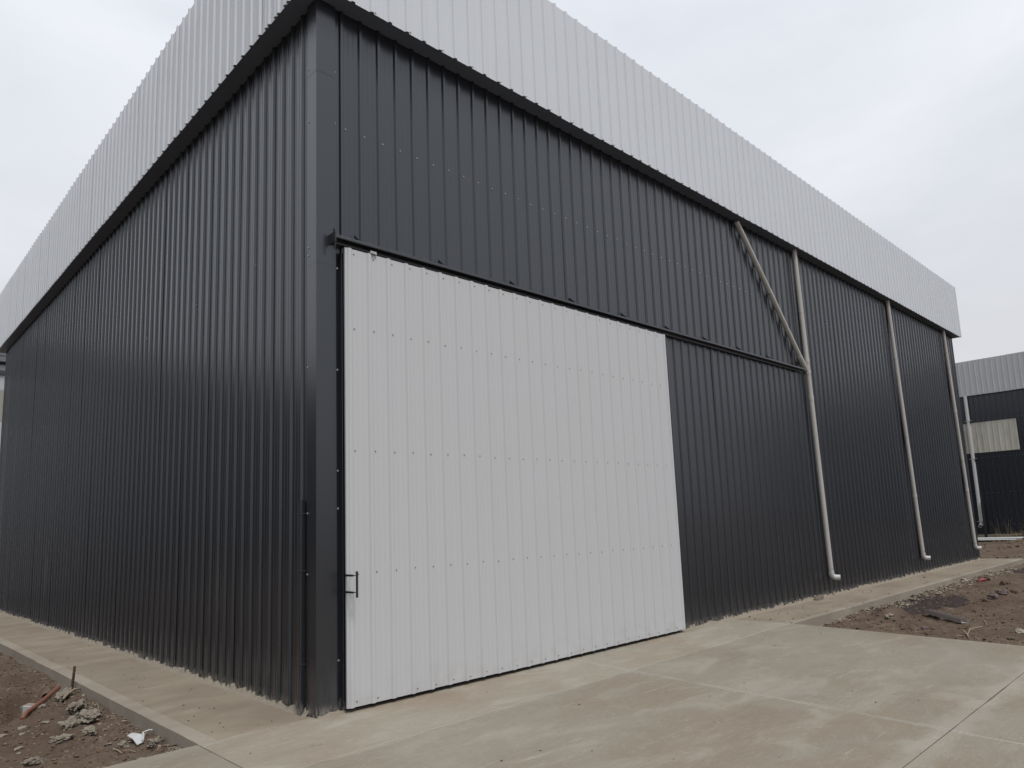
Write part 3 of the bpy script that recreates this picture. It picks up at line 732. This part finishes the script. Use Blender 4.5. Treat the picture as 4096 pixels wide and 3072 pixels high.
stick([(-1.50,1.24,.015), (-1.485,1.16,.02), (-1.47,1.05,.01)], .008, 'short forked twig left of the round grey lump')
stick([(-1.45,1.09,.012), (-1.42,.98,.018), (-1.40,.88,.01)], .006, 'thin dry twig right of the round grey lump')
stick([(-1.21,1.60,.012), (-1.165,1.53,.015)], .006, 'tiny straight straw above the white plastic scrap')
stick([(9.80,-3.50,.06), (9.45,-3.42,.04), (9.16,-3.44,.025), (8.98,-3.33,.02)], .011, 'longest dry twig on the earth beside the concrete pad at right')
stick([(9.30,-3.36,.05), (9.07,-3.46,.045), (8.90,-3.53,.03)], .014, 'thicker dry twig crossing the longest one beside the pad')
stick([(9.66,-3.42,.02), (9.50,-3.37,.02)], .008, 'short dry twig just behind the crossed twigs')
stick([(10.65,-3.33,.012), (10.40,-3.43,.015), (10.22,-3.47,.01)], .006, 'thin pale straw between the steel channel and the crossed twigs')
# steel channel on the earth
ch = empty('steel_channel', (10.78,-2.70,gz(10.78,-2.70)+.04)); ch.rotation_euler = (0, .01, math.atan2(-3.10+2.27, 10.36-11.28)); tag(ch, 'short length of grey steel channel lying on the earth by the damp patch', 'steel channel')
m = MB(); c_ = [(-.055,.0), (.055,.0), (.055,.075), (.050,.075), (.050,.005), (-.050,.005), (-.050,.075), (-.055,.075)]
n = len(c_); m.add([(-.64,y,z) for y, z in c_]+[(.64,y,z) for y, z in c_], [(k, (k+1) % n, n+(k+1) % n, n+k) for k in range(n)])
q = [(0,1,4,5), (1,2,3,4), (0,5,6,7)]
m.add([(-.64,y,z) for y, z in c_], [tuple(reversed(f)) for f in q]); m.add([(.64,y,z) for y, z in c_], q)
m.build('profile', STEELC, ch)
m = MB(); m.add([(18.05,-1.55,gz(18.05,-1.55)+.02), (18.65,-1.60,gz(18.6,-1.6)+.04), (18.6,-1.50,gz(18.6,-1.5)+.09), (18.15,-1.46,gz(18.15,-1.46)+.05), (18.1,-1.53,.0+gz(18.1,-1.53)-.02), (18.6,-1.56,gz(18.6,-1.56)-.02)], [(0,1,2,3), (4,3,2,5), (0,4,5,1), (0,3,4), (1,5,2)])
tag(m.build('scrap', RED), 'small red scrap lying among the rubble by the right kerb', 'scrap')
# white sheets stacked on the earth in front of the second warehouse
GS = 'white metal sheets lying on the ground'
for i, (x, y0, y1, z, lb_) in enumerate(((36.9, -9., 4.6, .20, 'white corrugated sheet on the ground, lowest of the pile by the second warehouse'), (37.3, -8.4, 4.15, .255, 'white corrugated sheet on top of the pile by the second warehouse'))):
    m = MB(); pr = profile(3)
    vs = [(u, y0, h) for u, h in pr]+[(u, (y0+y1)/2, h+.02) for u, h in pr]+[(u, y1, h) for u, h in pr]; k_ = len(pr)
    vs += [(a, b, c-.012) for a, b, c in vs]; n = 3*k_
    fs = [(j*k_+q, (j+1)*k_+q, (j+1)*k_+q+1, j*k_+q+1) for j in range(2) for q in range(k_-1)]
    fs += [tuple(n+v for v in reversed(f)) for f in fs] + [(q, q+1, n+q+1, n+q) for q in range(k_-1)] + [(2*k_+q+1, 2*k_+q, n+2*k_+q, n+2*k_+q+1) for q in range(k_-1)]
    fs += [(0, n, n+k_, k_), (k_, n+k_, n+2*k_, 2*k_)]
    m.add(vs, fs); o = m.build('metal_sheet', WHITEP, None, (x-.4, 0, z)); tag(o, lb_, 'metal sheet', GS)

# countless small stuff
bm = bmesh.new(); bmesh.ops.create_icosphere(bm, subdivisions=1, radius=1)
IV = np.array([v.co[:] for v in bm.verts]); IF = np.array([[v.index for v in f.verts] for f in bm.faces]); bm.free()
def scatter(name, pts, sizes, mat, flat=.6, kind='stuff', sink=.15, zs=None):
    n = len(pts); k = len(IV); V = np.zeros((n, k, 3))
    for i in range(n):
        s = sizes[i]; a = rng.uniform(0, 6.28); v = IV*(1+rng.uniform(-.55,.45,(k,1)))*np.array([1, rng.uniform(.55,.95), flat*rng.uniform(.6,1.2)])*s
        ca, sa = math.cos(a), math.sin(a); v = np.stack([v[:,0]*ca-v[:,1]*sa, v[:,0]*sa+v[:,1]*ca, v[:,2]], -1)
        V[i] = v + np.array([pts[i][0], pts[i][1], pts[i][2]+s*flat*(.5-sink)])
    F = (IF[None]+np.arange(n)[:,None,None]*k).reshape(-1, 3)
    me = bpy.data.meshes.new(name); me.from_pydata(V.reshape(-1,3).tolist(), [], F.tolist()); me.materials.append(mat); me.update()
    o = link(name, me); o['kind'] = kind; return o
def onground(x, y):
    z = ground_z(x[:,None], y[:,None])[:,0]; return np.stack([x, y, z], -1)
n = 4200; x = -1.15-2.2*rng.random(n)**1.3; y = .1+11*rng.random(n)**1.4; p = onground(x, y); k = (p[:,2] > -.4)
scatter('clods', p[k], (.006+.022*rng.random(n)**3.0)[k], CLOD)
n = 4200; x = 8.0+9*rng.random(n)**1.3; y = -1.25-4.2*rng.random(n); p = onground(x, y); k = (p[:,2] > -.4)
scatter('clods', p[k], (.008+.030*rng.random(n)**4)[k], CLOD)
n = 900; x = 25.7+13*rng.random(n); y = -4+9*rng.random(n); p = onground(x, y); k = (p[:,2] > -.4)
scatter('clods', p[k], (.02+.09*rng.random(n)**3)[k], CLOD)
n = 1300; x = 9.2+14*rng.random(n)**.9; y = -1.21-.30*np.abs(rng.normal(0,.5,n))*(.35+.65*sst(10.5,13,x)); p = onground(x, y); p[:,2] += .02*rng.random(n)*sst(-1.5,-1.2,y); k = (p[:,2] > -.4)
scatter('rubble', p[k], (.010+.052*rng.random(n)**3)[k]*(.55+.45*sst(10,13.5,x[k])), RUBBLE, .5)
n = 260; y = .1+7*rng.random(n)**1.5; x = -1.15-.16*np.abs(rng.normal(0,.5,n)); p = onground(x, y); k = (p[:,2] > -.4)
scatter('rubble', p[k], (.006+.022*rng.random(n)**3)[k], RUBBLE, .55)
n = 170; x = -1.18-1.3*rng.random(n); y = .4+5.2*rng.random(n); p = onground(x, y); k = (p[:,2] > -.4) & (fbm(x*1.6, y*1.6, 31) > .47)
scatter('cement_crumbs', p[k], (.012+.042*rng.random(n)**2.5)[k], LUMP, .4)
n = 300; x = -1+9*rng.random(n); y = -5.8+5.6*rng.random(n); k = x < RE(y)-.05
scatter('pebbles', np.stack([x, y, x*0], -1)[k], (.002+.010*rng.random(n)**6)[k], PEBB, .6, sink=.05)
n = 320; x = -1.1+1.05*rng.random(n); y = .1+9*rng.random(n)**1.5
scatter('pebbles', np.stack([x, y, x*0], -1),   .002+.011*rng.random(n)**6, PEBB, .5, sink=.05)
n = 200; x = 8.1+17*rng.random(n)**1.3; y = -1.15+1.0*rng.random(n)
scatter('pebbles', np.stack([x, y, x*0], -1), .005+.022*rng.random(n)**5, PEBB, .5, sink=.05)
# mortar lump at the foot of the wall
lump('mortar_lump', (11.55,-.10,.01), (.20,.07,.06), clod_mat('dark_mortar', (.10,.085,.07), (.14,.12,.10), (.25,.22,.18)), 77, rough=.4, rot=.1, label='dark mortar lump against the wall foot left of the first downpipe', cat='rubble')
# dry grass against the far plinth
gv = []; gf = []
def blade(x, y, z, hgt, lean, az, w):
    b = len(gv); dx, dy = math.cos(az), math.sin(az)
    for t in (0, .5, 1):
        q = Vector((x+dx*lean*t*t, y+dy*lean*t*t, z+hgt*t*(1-.15*t))); ww = w*(1-.8*t)
        gv.append((q.x-dy*ww, q.y+dx*ww, q.z)); gv.append((q.x+dy*ww, q.y-dx*ww, q.z))
    gf.extend([(b, b+1, b+3, b+2), (b+2, b+3, b+5, b+4)])
for k in range(1500):
    y = 2.7-4.6*random.random()**.8; x = 39.75-.5*random.random(); cl = vn(np.array(y*2.1), np.array(3.3), 4)
    if random.random() > float(cl)*1.3: continue
    blade(x, y, gz(x, y)-.02, random.uniform(.15,.42), random.uniform(.05,.35), random.uniform(0,6.28), .008)
for k in range(60):
    y = random.choice((1.35, 1.2, 2.55, 2.0, .6)) + random.uniform(-.12,.12); blade(39.6, y, .1, random.uniform(.6,1.35), random.uniform(.05,.4), random.uniform(0,6.28), .006)
me = bpy.data.meshes.new('grass'); me.from_pydata(gv, [], gf); me.materials.append(GRASS); o = link('grass', me); o['kind'] = 'stuff'
